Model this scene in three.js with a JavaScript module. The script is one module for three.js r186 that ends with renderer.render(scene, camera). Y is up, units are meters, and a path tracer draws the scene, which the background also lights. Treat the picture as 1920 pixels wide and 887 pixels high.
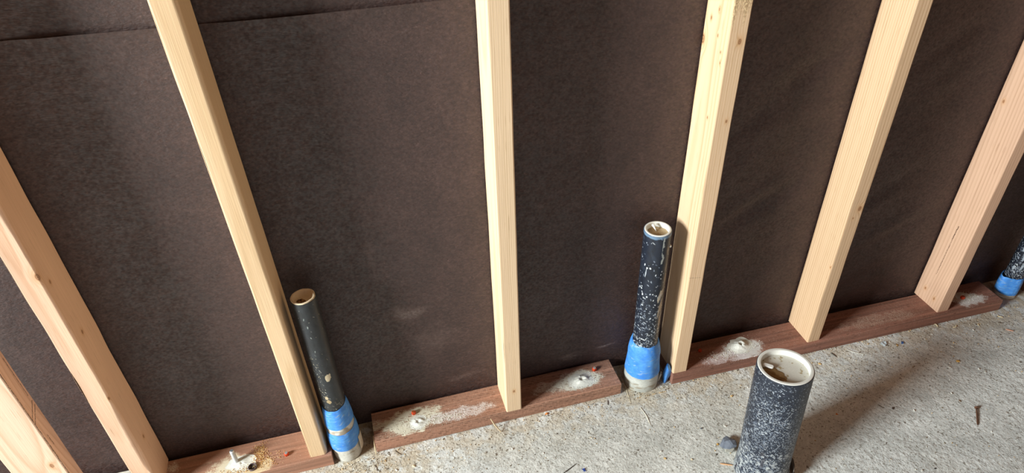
import * as THREE from 'three';
import { mergeGeometries, mergeVertices } from 'three/addons/utils/BufferGeometryUtils.js';
import { ConvexGeometry } from 'three/addons/geometries/ConvexGeometry.js';
import { RectAreaLightUniformsLib } from 'three/addons/lights/RectAreaLightUniformsLib.js';

// ---------------------------------------------------------------- camera, daylight, exposure
RectAreaLightUniformsLib.init();
const scene = new THREE.Scene();
const camera = new THREE.PerspectiveCamera(38.51, 1920 / 887, 0.02, 60);
camera.position.set(0.6189, 1.3544, 1.1258);
camera.rotation.order = 'YXZ';
camera.rotation.set(-36.586 * Math.PI / 180, -13.858 * Math.PI / 180, -1.853 * Math.PI / 180);

const renderer = new THREE.WebGLRenderer({ antialias: true });
renderer.toneMapping = THREE.LinearToneMapping;
renderer.toneMappingExposure = 1.1;
renderer.shadowMap.enabled = true;

scene.background = new THREE.Color().setRGB(0.36, 0.38, 0.40);        // bright overcast sky, seen only through the openings

// openings: [centre y, centre along the wall, height, width]
const WIN = { x: -3.2, y: 2.0, z: 1.55, h: 1.15, w: 1.1 };
const DOOR = { z: 4.2, x: 1.3, y: 1.25, h: 2.1, w: 2.2 };
const TOP = 3.0;                                                    // ceiling height
const daylight = new THREE.RectAreaLight(new THREE.Color().setRGB(0.91, 0.97, 0.97), 106, WIN.w, WIN.h);
daylight.name = 'window_daylight';
daylight.position.set(WIN.x + 0.02, WIN.y, WIN.z);
daylight.lookAt(2.0, 0.3, 0.3);
scene.add(daylight);
const doorlight = new THREE.RectAreaLight(new THREE.Color().setRGB(1.0, 0.98, 0.95), 0.36, DOOR.w, DOOR.h);
doorlight.name = 'doorway_daylight';
doorlight.position.set(DOOR.x, DOOR.y, DOOR.z - 0.02);
doorlight.lookAt(DOOR.x, DOOR.y, 0);
scene.add(doorlight);

// ---------------------------------------------------------------- helpers
function rng(seed) { let s = seed | 0; return () => { s = (s + 0x6d2b79f5) | 0; let t = Math.imul(s ^ (s >>> 15), 1 | s); t = (t + Math.imul(t ^ (t >>> 7), 61 | t)) ^ t; return ((t ^ (t >>> 14)) >>> 0) / 4294967296; }; }
const PERM = (() => { const r = rng(7), a = new Uint16Array(131072); for (let i = 0; i < 65536; i++) a[i] = i; for (let i = 65535; i > 0; i--) { const j = (r() * (i + 1)) | 0, t = a[i]; a[i] = a[j]; a[j] = t; } for (let i = 0; i < 65536; i++) a[65536 + i] = a[i]; return a; })();
const hash = (x, y, z) => PERM[(PERM[(PERM[x & 65535] + y) & 65535] + z) & 65535] / 65535;
function noise(x, y, z = 0) {                                       // value noise, 0..1
  const ix = Math.floor(x), iy = Math.floor(y), iz = Math.floor(z); let fx = x - ix, fy = y - iy, fz = z - iz;
  fx = fx * fx * (3 - 2 * fx); fy = fy * fy * (3 - 2 * fy); fz = fz * fz * (3 - 2 * fz);
  const l = (k) => { const a = hash(ix, iy, k), b = hash(ix + 1, iy, k), c = hash(ix, iy + 1, k), d = hash(ix + 1, iy + 1, k); return (a + (b - a) * fx) + ((c + (d - c) * fx) - (a + (b - a) * fx)) * fy; };
  const p = l(iz); return fz === 0 ? p : p + (l(iz + 1) - p) * fz;
}
function fbm(x, y, o = 4, z = 0) { let s = 0, a = 0.5, n = 0; for (let i = 0; i < o; i++) { s += a * noise(x, y, z + i * 17); n += a; x = x * 2.03 + 11.7; y = y * 2.03 + 5.3; a *= 0.5; } return s / n; }
const clamp = (x, a = 0, b = 1) => Math.min(b, Math.max(a, x));
const sstep = (a, b, x) => { const t = clamp((x - a) / (b - a)); return t * t * (3 - 2 * t); };
const mix3 = (a, b, t) => [a[0] + (b[0] - a[0]) * t, a[1] + (b[1] - a[1]) * t, a[2] + (b[2] - a[2]) * t];

// textures: paint(u, v) returns [r, g, b] in 0..255 (sRGB), or one number
function bake(w, h, paint, { srgb = true, wrap = THREE.RepeatWrapping, wrapT = wrap } = {}) {
  const d = new Uint8Array(w * h * 4);
  for (let j = 0, k = 0; j < h; j++) for (let i = 0; i < w; i++, k += 4) {
    const c = paint((i + 0.5) / w, (j + 0.5) / h);
    if (typeof c === 'number') d[k] = d[k + 1] = d[k + 2] = clamp(c, 0, 255); else { d[k] = clamp(c[0], 0, 255); d[k + 1] = clamp(c[1], 0, 255); d[k + 2] = clamp(c[2], 0, 255); }
    d[k + 3] = 255;
  }
  const t = new THREE.DataTexture(d, w, h, THREE.RGBAFormat);
  t.colorSpace = srgb ? THREE.SRGBColorSpace : THREE.NoColorSpace;
  t.wrapS = wrap; t.wrapT = wrapT; t.magFilter = THREE.LinearFilter; t.minFilter = THREE.LinearMipmapLinearFilter; t.generateMipmaps = true; t.anisotropy = 8; t.needsUpdate = true;
  return t;
}
const std = (o) => new THREE.MeshStandardMaterial(o);
const phys = (o) => new THREE.MeshPhysicalMaterial(o);
const flat = (hex, rough = 0.8, extra = {}) => std({ color: hex, roughness: rough, ...extra });

const taken = {};
function numbered(name) { const n = taken[name] ?? 0; taken[name] = n + 1; return n ? name + '_' + String(n).padStart(3, '0') : name; }
function tag(o, label, category, group, kind) { if (label) o.userData.label = label; if (category) o.userData.category = category; if (group) o.userData.group = group; if (kind) o.userData.kind = kind; return o; }
function mesh(name, geo, mat, parent) { const m = new THREE.Mesh(geo, mat); m.name = parent ? name : numbered(name); m.castShadow = m.receiveShadow = true; (parent ?? scene).add(m); return m; }
function group(name, x = 0, y = 0, z = 0) { const g = new THREE.Group(); g.name = numbered(name); g.position.set(x, y, z); scene.add(g); return g; }
const structure = (o) => { o.userData.kind = 'structure'; return o; };
function boxAt(x0, x1, y0, y1, z0, z1) { const g = new THREE.BoxGeometry(x1 - x0, y1 - y0, z1 - z0); g.translate((x0 + x1) / 2, (y0 + y1) / 2, (z0 + z1) / 2); return g; }

// a board swept along its length: rounded rectangle w (local x) by d (local z), rows at lengths ys; u runs round the board from its front-left edge in parts of the girth
function board(w, d, ys, vScale, { radius = () => 0.003, wob = () => 0, seed = 0 } = {}) {
  const girth = 2 * (w + d), C = [[0, d], [w, d], [w, 0], [0, 0]], start = [0, w, w + d, 2 * w + d];
  const dirs = [[[1, 0], [0, -1]], [[0, -1], [-1, 0]], [[-1, 0], [0, 1]], [[0, 1], [1, 0]]]; // travelling: front (+x), right (-z), back (-x), left (+z)
  const pos = [], uv = [], nor = [], idx = [], K = 5, rows = ys.length; let n = 0;
  ys.forEach((y) => {
    const ring = [];
    // begin just after the front-left corner
    for (let c = 0; c < 4; c++) {
      const corner = (c + 1) % 4, r = radius(corner, y), [din] = [dirs[c][0]], dout = dirs[(c + 1) % 4][0];
      const cx = C[corner][0] - din[0] * r + dout[0] * r, cz = C[corner][1] - din[1] * r + dout[1] * r, s0 = c === 3 ? girth : start[corner];
      for (let k = 0; k < K; k++) {
        const a = (k / (K - 1)) * Math.PI / 2, nx = Math.sin(a) * din[0] - Math.cos(a) * dout[0], nz = Math.sin(a) * din[1] - Math.cos(a) * dout[1];
        ring.push([cx + nx * r, cz + nz * r, s0 + (k / (K - 1) - 0.5) * 2 * r, nx, nz]);
      }
    }
    const lastCorner = ring.slice(15);                              // front-left corner arc belongs at both ends of the unrolling
    const all = [...lastCorner.slice(2).map((p) => [p[0], p[1], p[2] - girth, p[3], p[4]]), ...ring.slice(0, 18)];
    all.forEach(([x, z, s, nx, nz]) => { const o = wob(s / girth, y); pos.push(x + nx * o, y, z + nz * o); nor.push(nx, 0, nz); uv.push(s / girth, y * vScale); });
    n = all.length;
  });
  for (let r = 0; r < rows - 1; r++) for (let k = 0; k < n - 1; k++) { const a = r * n + k, b = a + 1, c = a + n, e = c + 1; idx.push(a, b, e, a, e, c); }
  for (const [r, ny] of [[0, -1], [rows - 1, 1]]) {
    const c0 = pos.length / 3; pos.push(w / 2, ys[r], d / 2); nor.push(0, ny, 0); uv.push(0.5, 0.02);
    for (let k = 0; k < n; k++) { const q = (r * n + k) * 3; pos.push(pos[q], pos[q + 1], pos[q + 2]); nor.push(0, ny, 0); uv.push(pos[q] / girth, pos[q + 2] * vScale); }
    for (let k = 0; k < n - 1; k++) ny > 0 ? idx.push(c0, c0 + 1 + k, c0 + 2 + k) : idx.push(c0, c0 + 2 + k, c0 + 1 + k);
  }
  const g = new THREE.BufferGeometry();
  g.setAttribute('position', new THREE.Float32BufferAttribute(pos, 3)); g.setAttribute('normal', new THREE.Float32BufferAttribute(nor, 3)); g.setAttribute('uv', new THREE.Float32BufferAttribute(uv, 2)); g.setIndex(idx);
  return g;
}
// surface of revolution with a bumpy radius: profile [[r, y], ...]
function revolve(profile, seg, bump = () => 0, t0 = -Math.PI, t1 = Math.PI, lift = () => 0) {
  const pos = [], uv = [], idx = [], n = seg + 1; let len = 0; const L = profile.map((p, i) => (len += i ? Math.hypot(p[0] - profile[i - 1][0], p[1] - profile[i - 1][1]) : 0));
  profile.forEach(([r, y], i) => { for (let k = 0; k <= seg; k++) { const th = t0 + (t1 - t0) * k / seg, q = r <= 0 ? 0 : r + bump(th, y, i); pos.push(Math.sin(th) * q, y + lift(th, y, i), Math.cos(th) * q); uv.push(k / seg, L[i] / len); } });
  for (let i = 0; i < profile.length - 1; i++) for (let k = 0; k < seg; k++) { const a = i * n + k, b = a + 1, c = a + n, e = c + 1; idx.push(a, b, e, a, e, c); }
  const g = new THREE.BufferGeometry();
  g.setAttribute('position', new THREE.Float32BufferAttribute(pos, 3)); g.setAttribute('uv', new THREE.Float32BufferAttribute(uv, 2)); g.setIndex(idx); g.computeVertexNormals();
  if (t1 - t0 > 6.28) { const nn = g.attributes.normal; for (let i = 0; i < profile.length; i++) { const a = i * n, b = a + seg, v = new THREE.Vector3(nn.getX(a) + nn.getX(b), nn.getY(a) + nn.getY(b), nn.getZ(a) + nn.getZ(b)).normalize(); nn.setXYZ(a, v.x, v.y, v.z); nn.setXYZ(b, v.x, v.y, v.z); } }
  return g;
}
const TAU = Math.PI * 2;
const ringNoise = (th, y, f, k, seed) => fbm(Math.cos(th) * f + 30, Math.sin(th) * f + 30, 3, seed + 0) * 0.5 + fbm(Math.cos(th) * f * 1.3 + y * k, Math.sin(th) * f * 1.3 + 9 + y * k * 0.7, 3, seed) * 0.5 - 0.5;

// ---------------------------------------------------------------- large structure
// concrete slab: colour of 2.6 m by 1.3 m baked once, fine relief on its own repeat
const floorTex = (() => {
  const W = 2048, H = 1024, X = 2.6, Z = 1.3;
  const lines = [[1.977, .256, 1.980, .296, .0012, 40], [1.98, .296, 1.984, .356, .0011, 34], [2.049, .309, 2.085, .362, .001, 22], [1.175, .14, 1.165, .242, .0012, 26], [1.165, .242, 1.17, .31, .001, 16], [1.81, .151, 1.87, .16, .0008, 16], [1.39, .13, 1.40, .21, .0012, -26], [2.1, .40, 2.2, .52, .001, 18], [1.2, .20, 1.30, .215, .0009, -22], [.5, .25, .56, .3, .001, 14], [1.99, .49, 2.13, .58, .001, 18], [1.85, .185, 1.96, .16, .001, -20]];
  return bake(W, H, (u, v) => {
    const x = u * X, z = v * Z;
    const big = fbm(x * 5, z * 5, 4, 3), mid = fbm(x * 22 + 3, z * 22, 4, 40), fine = fbm(x * 160, z * 160, 2, 80), g = hash((u * W) | 0, (v * H) | 0, 9);
    let L = 210 + (big - 0.5) * 34 + (mid - 0.5) * 30 + (fine - 0.5) * 30 + (g - 0.5) * 20;
    const trowel = fbm(x * 9 + z * 14, (z * 30 - x * 14), 4, 140);
    L += (trowel - 0.5) * 26;
    const warm = sstep(0.42, 0.7, fbm(x * 3.1 + 8, z * 3.1, 3, 200)) * 0.35;
    let c = mix3([L - 3, L, L - 4], [L, L - 5, L - 20], warm);
    // sawdust and dirt trodden in along the sole plates and round the left pipe
    const edge = sstep(0.12, -0.03, z - 0.095 - 0.06 * (fbm(x * 11, z * 11, 4, 260) - 0.35));
    const tan = edge * sstep(0.35, 0.62, fbm(x * 60, z * 60, 3, 300)) * 0.8 + sstep(0.16, 0.02, Math.hypot(x - 0.5, (z - 0.16) * 1.2) - 0.08 * fbm(x * 30, z * 30, 3, 310)) * sstep(0.3, 0.6, fbm(x * 90, z * 90, 2, 320)) * 0.75;
    c = mix3(c, [182, 160, 126], clamp(tan) * 0.55);
    const gap = (x > 0.42 && x < 0.54) || (x > 1.145 && x < 1.29) || x > 2.29 ? sstep(0.10, 0.05, z) : 0;
    c = mix3(c, [150, 130, 100], gap * 0.7 * sstep(0.2, 0.6, fbm(x * 70, z * 70, 3, 340)));
    // pits and grains
    const p1 = noise(x * 420, z * 420, 11), p2 = noise(x * 260 + 50, z * 260, 12), p3 = noise(x * 330, z * 330 + 70, 13);
    const rough = sstep(0.4, 0.7, fbm(x * 4 + 20, z * 4, 3, 400));
    if (p1 > 0.83 - rough * 0.05) c = mix3(c, [96, 90, 78], sstep(0.83 - rough * 0.05, 0.92, p1) * 0.65);
    if (p2 > 0.9) c = mix3(c, [88, 78, 64], 0.6); else if (p2 < 0.05) c = mix3(c, [224, 222, 212], 0.6);
    if (p3 > 0.86) c = mix3(c, [216, 216, 208], sstep(0.86, 0.93, p3) * 0.55);
    for (const [x0, z0, x1, z1, w, a] of lines) { const t = clamp(((x - x0) * (x1 - x0) + (z - z0) * (z1 - z0)) / ((x1 - x0) ** 2 + (z1 - z0) ** 2)), dd = Math.hypot(x - x0 - t * (x1 - x0) + 0.004 * (noise(z * 40, x * 8, 5) - 0.5), z - z0 - t * (z1 - z0)); if (dd < w * 1.6) { const k = sstep(w * 1.6, w * 0.4, dd) * (0.4 + 0.6 * noise(x * 120, z * 120, 6)) * a; c = [c[0] + k, c[1] + k, c[2] + k]; } }
    return c;
  }, { wrap: THREE.MirroredRepeatWrapping });
})();
const floorBump = bake(512, 512, (u, v) => { const p = (f, s) => { const a = noise(u * f, v * f, s), b = noise((u - 1) * f, v * f, s), k = sstep(0.9, 1, u); return a + (b - a) * k; }; const q = (f, s) => { const a = p(f, s), k = sstep(0.9, 1, v), v0 = v - 1, b = noise(u * f, v0 * f, s); return a + (b - a) * k; }; return 255 * (0.45 * q(40, 1) + 0.3 * q(90, 2) + 0.25 * q(170, 3)); }, { srgb: false });
floorTex.repeat.set(1 / 2.6, 1 / 1.3); floorBump.repeat.set(1 / 0.4, 1 / 0.4);
const floorMat = std({ map: floorTex, bumpMap: floorBump, bumpScale: 0.0018, roughness: 0.86 });
function slab(x0, x1, z0, z1, y0, y1) {
  const g = boxAt(x0, x1, y0, y1, z0, z1), p = g.attributes.position, uv = g.attributes.uv;
  for (let i = 0; i < p.count; i++) uv.setXY(i, p.getX(i), p.getZ(i));
  return g;
}
structure(mesh('floor', slab(-3.35, 4.35, -0.2, 4.35, -0.15, 0), floorMat));

// outer room beyond the frame: sheathed walls and ceiling, open to the sky at the window and the doorway
const plyTex = bake(512, 512, (u, v) => { const n = fbm(u * 6, v * 60, 4, 500), m = fbm(u * 5, v * 5, 3, 510); const L = 0.85 + (n - 0.5) * 0.3 + (m - 0.5) * 0.2; return [222 * L, 160 * L, 112 * L]; });
plyTex.repeat.set(0.8, 0.8);
const plyMat = std({ map: plyTex, color: '#7a706a', roughness: 0.85 });
function holed(w, h, hx, hy, hw, hh, depth) { const s = new THREE.Shape([[0, 0], [w, 0], [w, h], [0, h]].map((p) => new THREE.Vector2(...p))); s.holes.push(new THREE.Path([[hx - hw / 2, hy - hh / 2], [hx - hw / 2, hy + hh / 2], [hx + hw / 2, hy + hh / 2], [hx + hw / 2, hy - hh / 2]].map((p) => new THREE.Vector2(...p)))); return new THREE.ExtrudeGeometry(s, { depth, bevelEnabled: false }); }
const leftGeo = holed(4.25, TOP, WIN.z + 0.05, WIN.y, WIN.w, WIN.h, 0.14); leftGeo.rotateY(-Math.PI / 2); leftGeo.translate(-3.2, 0, -0.05);
structure(mesh('wall_left', leftGeo, plyMat));
const frontGeo = holed(7.48, TOP, DOOR.x + 3.34, DOOR.y, DOOR.w, DOOR.h, 0.14); frontGeo.translate(-3.34, 0, DOOR.z);
structure(mesh('wall_front', frontGeo, plyMat));
structure(mesh('wall_right', boxAt(4.0, 4.14, 0, TOP, -0.05, 4.2), std({ map: plyTex, color: '#c8b48c', roughness: 0.85 })));
structure(mesh('ceiling', boxAt(-3.35, 4.35, TOP, TOP + 0.14, -0.2, 4.35), plyMat));

// back wall: sheathing faced with two courses of black building paper
const STUDS = { B: 0.0298, C: 0.384, D: 0.8471, E: 1.2845, F: 1.6715, G: 2.0783 }, SX = [-0.37, ...Object.values(STUDS), 2.49];
const paperTex = bake(2048, 1024, (u, v) => {
  const x = -0.2 + u * 2.8, y = v * 1.4, mid = fbm(x * 26, y * 22, 3, 610), fibre = fbm(x * 210, y * 300, 2, 620), fi = noise(x * 260 + y * 60, y * 700, 630);
  let L = 34 + (fbm(x * 4, y * 4, 3, 600) - 0.5) * 10 + (mid - 0.5) * 16 + (fibre - 0.5) * 30 + (fi - 0.5) * 12;
  if (noise(x * 420, y * 420, 77) > 0.965) L += 30;
  let c = [L + 19, L - 4, L - 10];
  // smudges of concrete dust rubbed on the paper
  for (const [sx, sy, rx, ry, k] of [[0.655, 0.325, 0.055, 0.016, 0.32], [0.63, 0.34, 0.03, 0.02, 0.22], [1.04, 0.075, 0.035, 0.012, 0.35], [1.135, 0.085, 0.03, 0.006, 0.45], [0.70, 0.235, 0.06, 0.05, 0.14], [0.76, 0.09, 0.06, 0.01, 0.18], [0.965, 0.555, 0.014, 0.012, 0.2], [0.60, 0.5, 0.012, 0.10, 0.13]]) {
    const q = Math.hypot((x - sx) / rx, (y - sy - (x - sx) * 0.15) / ry) + (fbm(x * 60, y * 60, 3, 690) - 0.5) * 1.4; if (q < 1.2) c = mix3(c, [150, 142, 138], k * sstep(1.2, 0.2, q) * (0.5 + noise(x * 300, y * 300, 4)));
  }
  return c;
}, { wrap: THREE.MirroredRepeatWrapping });
paperTex.repeat.set(1 / 2.8, 1 / 1.4); paperTex.offset.set(0.2 / 2.8, 0);
const paperBump = bake(512, 512, (u, v) => 255 * (0.5 * fbm(u * 30 + v * 8, v * 60, 3, 640) + 0.5 * fbm(u * 90 + v * 30, v * 200, 2, 650)), { srgb: false });
paperBump.repeat.set(1 / 0.3, 1 / 0.3);
const paperRough = bake(512, 512, (u, v) => 255 * (0.66 + 0.14 * (fbm(u * 20, v * 20, 4, 660) - 0.5) + 0.4 * (fbm(u * 100, v * 100, 2, 670) - 0.5)), { srgb: false });
paperRough.repeat.set(1 / 0.4, 1 / 0.4);
const paperMat = phys({ map: paperTex, bumpMap: paperBump, bumpScale: 0.0011, roughnessMap: paperRough, roughness: 1, ior: 1.7 });
const paperZ = (x, y, lap) => {
  let i = 0; while (i < SX.length - 2 && x > SX[i + 1]) i++;
  const t = clamp((x - SX[i] - 0.038) / (SX[i + 1] - SX[i] - 0.038)), belly = Math.sin(Math.PI * t);
  let z = -0.004 - 0.006 * belly - 0.0022 * belly * Math.sin(6.3 * fbm(x * 2 + 3, y * 2, 2, 700));
  z += 0.0012 * belly * (fbm(x * 9, y * 7, 3, 710) - 0.5) * 2;
  const diag = sstep(1.25, 1.5, x) * belly;                         // slanting pulls in the right-hand bays
  z += diag * 0.0046 * (noise((y - x * 0.55) * 11, (x + y * 0.5) * 1.6, 720) - 0.5) * 2 + diag * 0.0042 * (noise((y - x * 0.5) * 26, (x + y * 0.5) * 3, 730) - 0.5) * 2;
  return Math.min(z, -0.0015) + lap;
};
const seamY = (x) => 1.0125 - 0.0135 * x + 0.0012 * Math.sin(x * 9);
function paperSheet(x0, x1, y0, y1, nx, ny, set, seam) {            // seam: the top edge follows the seam line and curls away from the course behind it
  const pos = [], uv = [], idx = [], n = nx + 1;
  for (let j = 0; j <= ny; j++) for (let i = 0; i <= nx; i++) {
    const x = x0 + (x1 - x0) * i / nx, t = j / ny, y = y0 + ((seam ? seamY(x) : y1) - y0) * (seam ? 1 - (1 - t) ** 1.6 : t);
    let z = paperZ(x, y, 0) + set;
    if (seam) { let k = 0; while (k < SX.length - 2 && x > SX[k + 1]) k++; const q = clamp((x - SX[k] - 0.038) / (SX[k + 1] - SX[k] - 0.038)), belly = Math.sin(Math.PI * q); z += Math.sqrt(belly) * (0.0016 + 0.0055 * sstep(0.35, 0.75, noise(x * 7 + 0.4, 2, 9))) * Math.exp((y - seamY(x)) * 45); }
    pos.push(x, y, z); uv.push(x, y);
  }
  const front = pos.length / 3;                                     // a second skin behind and rims give the paper its thickness
  for (let i = 0; i < front; i++) { pos.push(pos[i * 3], pos[i * 3 + 1], pos[i * 3 + 2] - 0.0006); uv.push(uv[i * 2], uv[i * 2 + 1]); }
  for (let j = 0; j < ny; j++) for (let i = 0; i < nx; i++) { const a = j * n + i, b = front + a; idx.push(a, a + 1, a + n + 1, a, a + n + 1, a + n, b, b + n + 1, b + 1, b, b + n, b + n + 1); }
  for (let i = 0; i < nx; i++) { const a = ny * n + i; idx.push(i, front + i, front + i + 1, i, front + i + 1, i + 1, a, a + 1, front + a + 1, a, front + a + 1, front + a); }
  const g = new THREE.BufferGeometry(); g.setAttribute('position', new THREE.Float32BufferAttribute(pos, 3)); g.setAttribute('uv', new THREE.Float32BufferAttribute(uv, 2)); g.setIndex(idx); g.computeVertexNormals(); return g;
}
const wall = structure(group('wall_back'));
mesh('sheathing', boxAt(-3.2, 4.0, 0, TOP, -0.05, -0.020), plyMat, wall);
tag(mesh('building_paper', paperSheet(-1.2, 3.4, 0.0, 1.0, 420, 120, 0, true), paperMat, wall), 'lower course of black building paper, its top edge curling off');
tag(mesh('building_paper', paperSheet(-1.2, 3.4, 0.93, TOP, 420, 100, -0.0022, false), paperMat, wall), 'upper course of black building paper tucked behind the lower one');

// ---------------------------------------------------------------- studs
const W2 = 0.038, D4 = 0.089, SILL = 0.038, GIRTH = 2 * (W2 + D4), VLEN = 1.4;
// grain of a whole board cut from a log: growth rings about (cx, cz), wound through all four faces
function woodTexture({ early, late, cx, cz, rings, seed, contrast = 1, knots = [], warp = 0.006, wavy = 1, streak = 0.28, blotch = 0.5, torn, marks, w = W2, d = D4 }) {
  const girth = 2 * (w + d);
  return bake(320, 2048, (u, v) => {
    const s = u * girth, y = v * VLEN; let X, Z;
    if (s < w) { X = s; Z = d; } else if (s < w + d) { X = w; Z = d - (s - w); } else if (s < 2 * w + d) { X = w - (s - w - d); Z = 0; } else { X = 0; Z = s - 2 * w - d; }
    let px = X - cx, pz = Z - cz; const lx = (noise(y * 1.3 * wavy, 1, seed) - 0.5) * 2 + (noise(y * 4 * wavy, 3, seed) - 0.5) * 0.3, lz = (noise(y * 2.0 * wavy, 5, seed) - 0.5) * 2;
    px += lx * warp; pz += lz * warp;
    let r = Math.hypot(px, pz) + (noise(X * 60, y * 5, seed + 2) - 0.5) * 0.0012 + (noise(Z * 60, y * 5, seed + 4) - 0.5) * 0.0012, dark = 0, halo = 0;
    for (const [ku, ky, kr] of knots) { let du = u - ku; du -= Math.round(du); const q = Math.hypot(du * girth, (y - ky) * 0.6) / kr; if (q < 6) { r += 0.0055 * Math.exp(-q * q / 3.2) * (kr / 0.004); if (q < 1.05) dark = Math.max(dark, sstep(1.05, 0.6, q) * (0.65 + 0.35 * Math.sin(q * 14))); halo = Math.max(halo, Math.exp(-q * q / 2.5)); } }
    const t = r * rings + (noise(y * 1.2, 9, seed) - 0.5) * 0.4, f = t - Math.floor(t), lw = (f < 0.8 ? Math.pow(f / 0.8, 3) : (1 - f) / 0.2) * (0.55 + 0.6 * hash(Math.floor(t), 3, seed));
    let c = mix3(early, late, clamp(lw * contrast * 0.75));
    const fine = (noise(s * 2600, y * 26, seed + 6) - 0.5) * 6 + (noise(s * 900, y * 9, seed + 7) - 0.5) * 4, bl = (fbm(s * 14, y * 3.5, 3, seed + 8) - 0.5) * 30 * blotch;
    c = [c[0] + fine + bl, c[1] + fine + bl * 0.95, c[2] + fine + bl * 0.8];
    const st = noise(s * 1500, y * 18, seed + 9); if (st > 0.9) c = mix3(c, [late[0] * 0.72, late[1] * 0.66, late[2] * 0.58], streak * sstep(0.9, 0.97, st));
    if (halo > 0.02) c = mix3(c, [196, 138, 84], halo * 0.45);
    if (dark > 0) c = mix3(c, [118, 74, 42], dark * 0.8);
    if (torn && y > torn && s < w) { const k = sstep(torn, torn + 0.05, y + 0.03 * (noise(s * 200, 1, 4) - 0.5)), q = noise(s * 700, y * 420, seed + 10); c = mix3(c, q > 0.55 ? [236, 212, 160] : [150, 122, 84], k * 0.55); }
    if (marks) for (const [u0, v0, u1, v1, wd] of marks) { const a0 = u0 * girth, a1 = u1 * girth, dx = a1 - a0, dy = v1 - v0, tt = clamp(((s - a0) * dx + (y - v0) * dy) / (dx * dx + dy * dy)), q = Math.hypot(s - a0 - tt * dx + 0.0012 * (noise(y * 160, 2, 1) - 0.5), y - v0 - tt * dy); if (q < wd && noise(y * 900, s * 900, 8) > 0.3) c = mix3(c, [66, 44, 30], sstep(wd, wd * 0.5, q) * 0.85); }
    return c;
  }, { wrap: THREE.RepeatWrapping, wrapT: THREE.MirroredRepeatWrapping });
}
const fibreBump = bake(256, 512, (u, v) => 255 * (0.6 * noise(u * 128, v * 12, 21) + 0.4 * noise(u * 60, v * 5, 22)), { srgb: false });
fibreBump.wrapS = fibreBump.wrapT = THREE.MirroredRepeatWrapping; fibreBump.repeat.set(2, 3);
const woodMat = (tex) => std({ map: tex, bumpMap: fibreBump, bumpScale: 0.00016, roughness: 0.72 });
const ySteps = (y0, y1, n) => Array.from({ length: n + 1 }, (_, i) => y0 + (y1 - y0) * i / n);
function stud(label, x, lean, tex, { radius, z = 0, y0 = SILL, w = W2, d = D4, wobble = 0.0005, seed = 1 } = {}) {
  const g = board(w, d, ySteps(0, TOP - y0, 180), 1 / VLEN, { radius, wob: (u, y) => wobble * (noise(u * 9 + seed, y * 14, seed) - 0.5) * 2 });
  const m = mesh('wall_stud', g, woodMat(tex)); m.position.set(x, y0, z); m.rotation.z = -lean; return tag(m, label, 'stud');
}
const R3 = () => 0.0032;
stud('wide pinkish stud in the lower left corner with pencil marks on its edge', -0.1406, 0, woodTexture({ early: [236, 198, 170], late: [200, 152, 118], cx: 0.05, cz: -0.02, rings: 120, seed: 11, contrast: 0.75, warp: 0.016, wavy: 1.3, blotch: 0.6, w: D4, d: W2, knots: [[0.28, 0.235, 0.0045]], marks: [[0.356, 0.352, 0.475, 0.374, 0.0014], [0.356, 0.364, 0.475, 0.386, 0.0013], [0.356, 0.16, 0.356, 0.6, 0.0011], [0.47, 0.4, 0.47, 0.5, 0.0008], [0.40, 0.28, 0.40, 0.31, 0.001]] }), { y0: 0, z: 0.085, w: D4, d: W2, radius: R3, seed: 3 });
stud('knotty pinkish wall stud with ragged chipped edge, second from the left', STUDS.B, -0.0, woodTexture({ early: [231, 191, 160], late: [196, 148, 112], cx: 0.019, cz: 0.17, rings: 330, seed: 23, contrast: 0.6, warp: 0.008, knots: [[0.14, 0.615, 0.0055], [0.274, 0.459, 0.0035], [0.306, 0.144, 0.0035], [0.231, 0.588, 0.003], [0.148, 0.31, 0.003]], blotch: 0.7 }), { radius: (c, y) => c === 1 ? 0.0035 + 0.0065 * sstep(0.45, 0.75, noise(y * 9, 2, 31)) + 0.0012 * noise(y * 60, 1, 5) : 0.003, wobble: 0.0012, seed: 7 });
stud('pale yellow wall stud just left of the short open black pipe', STUDS.C, -0.0134, woodTexture({ early: [227, 195, 155], late: [192, 154, 108], cx: 0.01, cz: 0.20, rings: 200, seed: 37, contrast: 0.42, warp: 0.014, wavy: 0.7, blotch: 0.35, streak: 0.08 }), { radius: (c, y) => c === 1 ? 0.0075 + 0.001 * noise(y * 12, 1, 6) : 0.0035, seed: 9 });
stud('light yellow wall stud standing alone mid-picture on the whitened middle sole plate', STUDS.D, -0.0014, woodTexture({ early: [229, 200, 165], late: [186, 152, 108], cx: -0.2, cz: 0.05, rings: 250, seed: 53, contrast: 0.6, warp: 0.008, knots: [[0.08, 0.07, 0.003]], blotch: 0.3 }), { radius: R3, seed: 12 });
stud('cream wall stud with small knots and torn grain, right against the taped tall pipe', STUDS.E, -0.004, woodTexture({ early: [226, 194, 158], late: [194, 152, 106], cx: 0.10, cz: 0.02, rings: 230, seed: 71, contrast: 0.7, warp: 0.012, wavy: 1.2, knots: [[0.095, 0.864, 0.0042], [0.861, 0.866, 0.0022], [0.83, 0.911, 0.0022], [0.74, 0.889, 0.0025], [0.93, 0.841, 0.0018], [0.945, 0.822, 0.002], [0.667, 0.843, 0.007], [0.889, 0.705, 0.002], [0.101, 0.706, 0.0025]], torn: 0.89, marks: [[0.0, 0.317, 0.12, 0.312, 0.0005]], blotch: 0.5 }), { radius: R3, seed: 14 });
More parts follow.
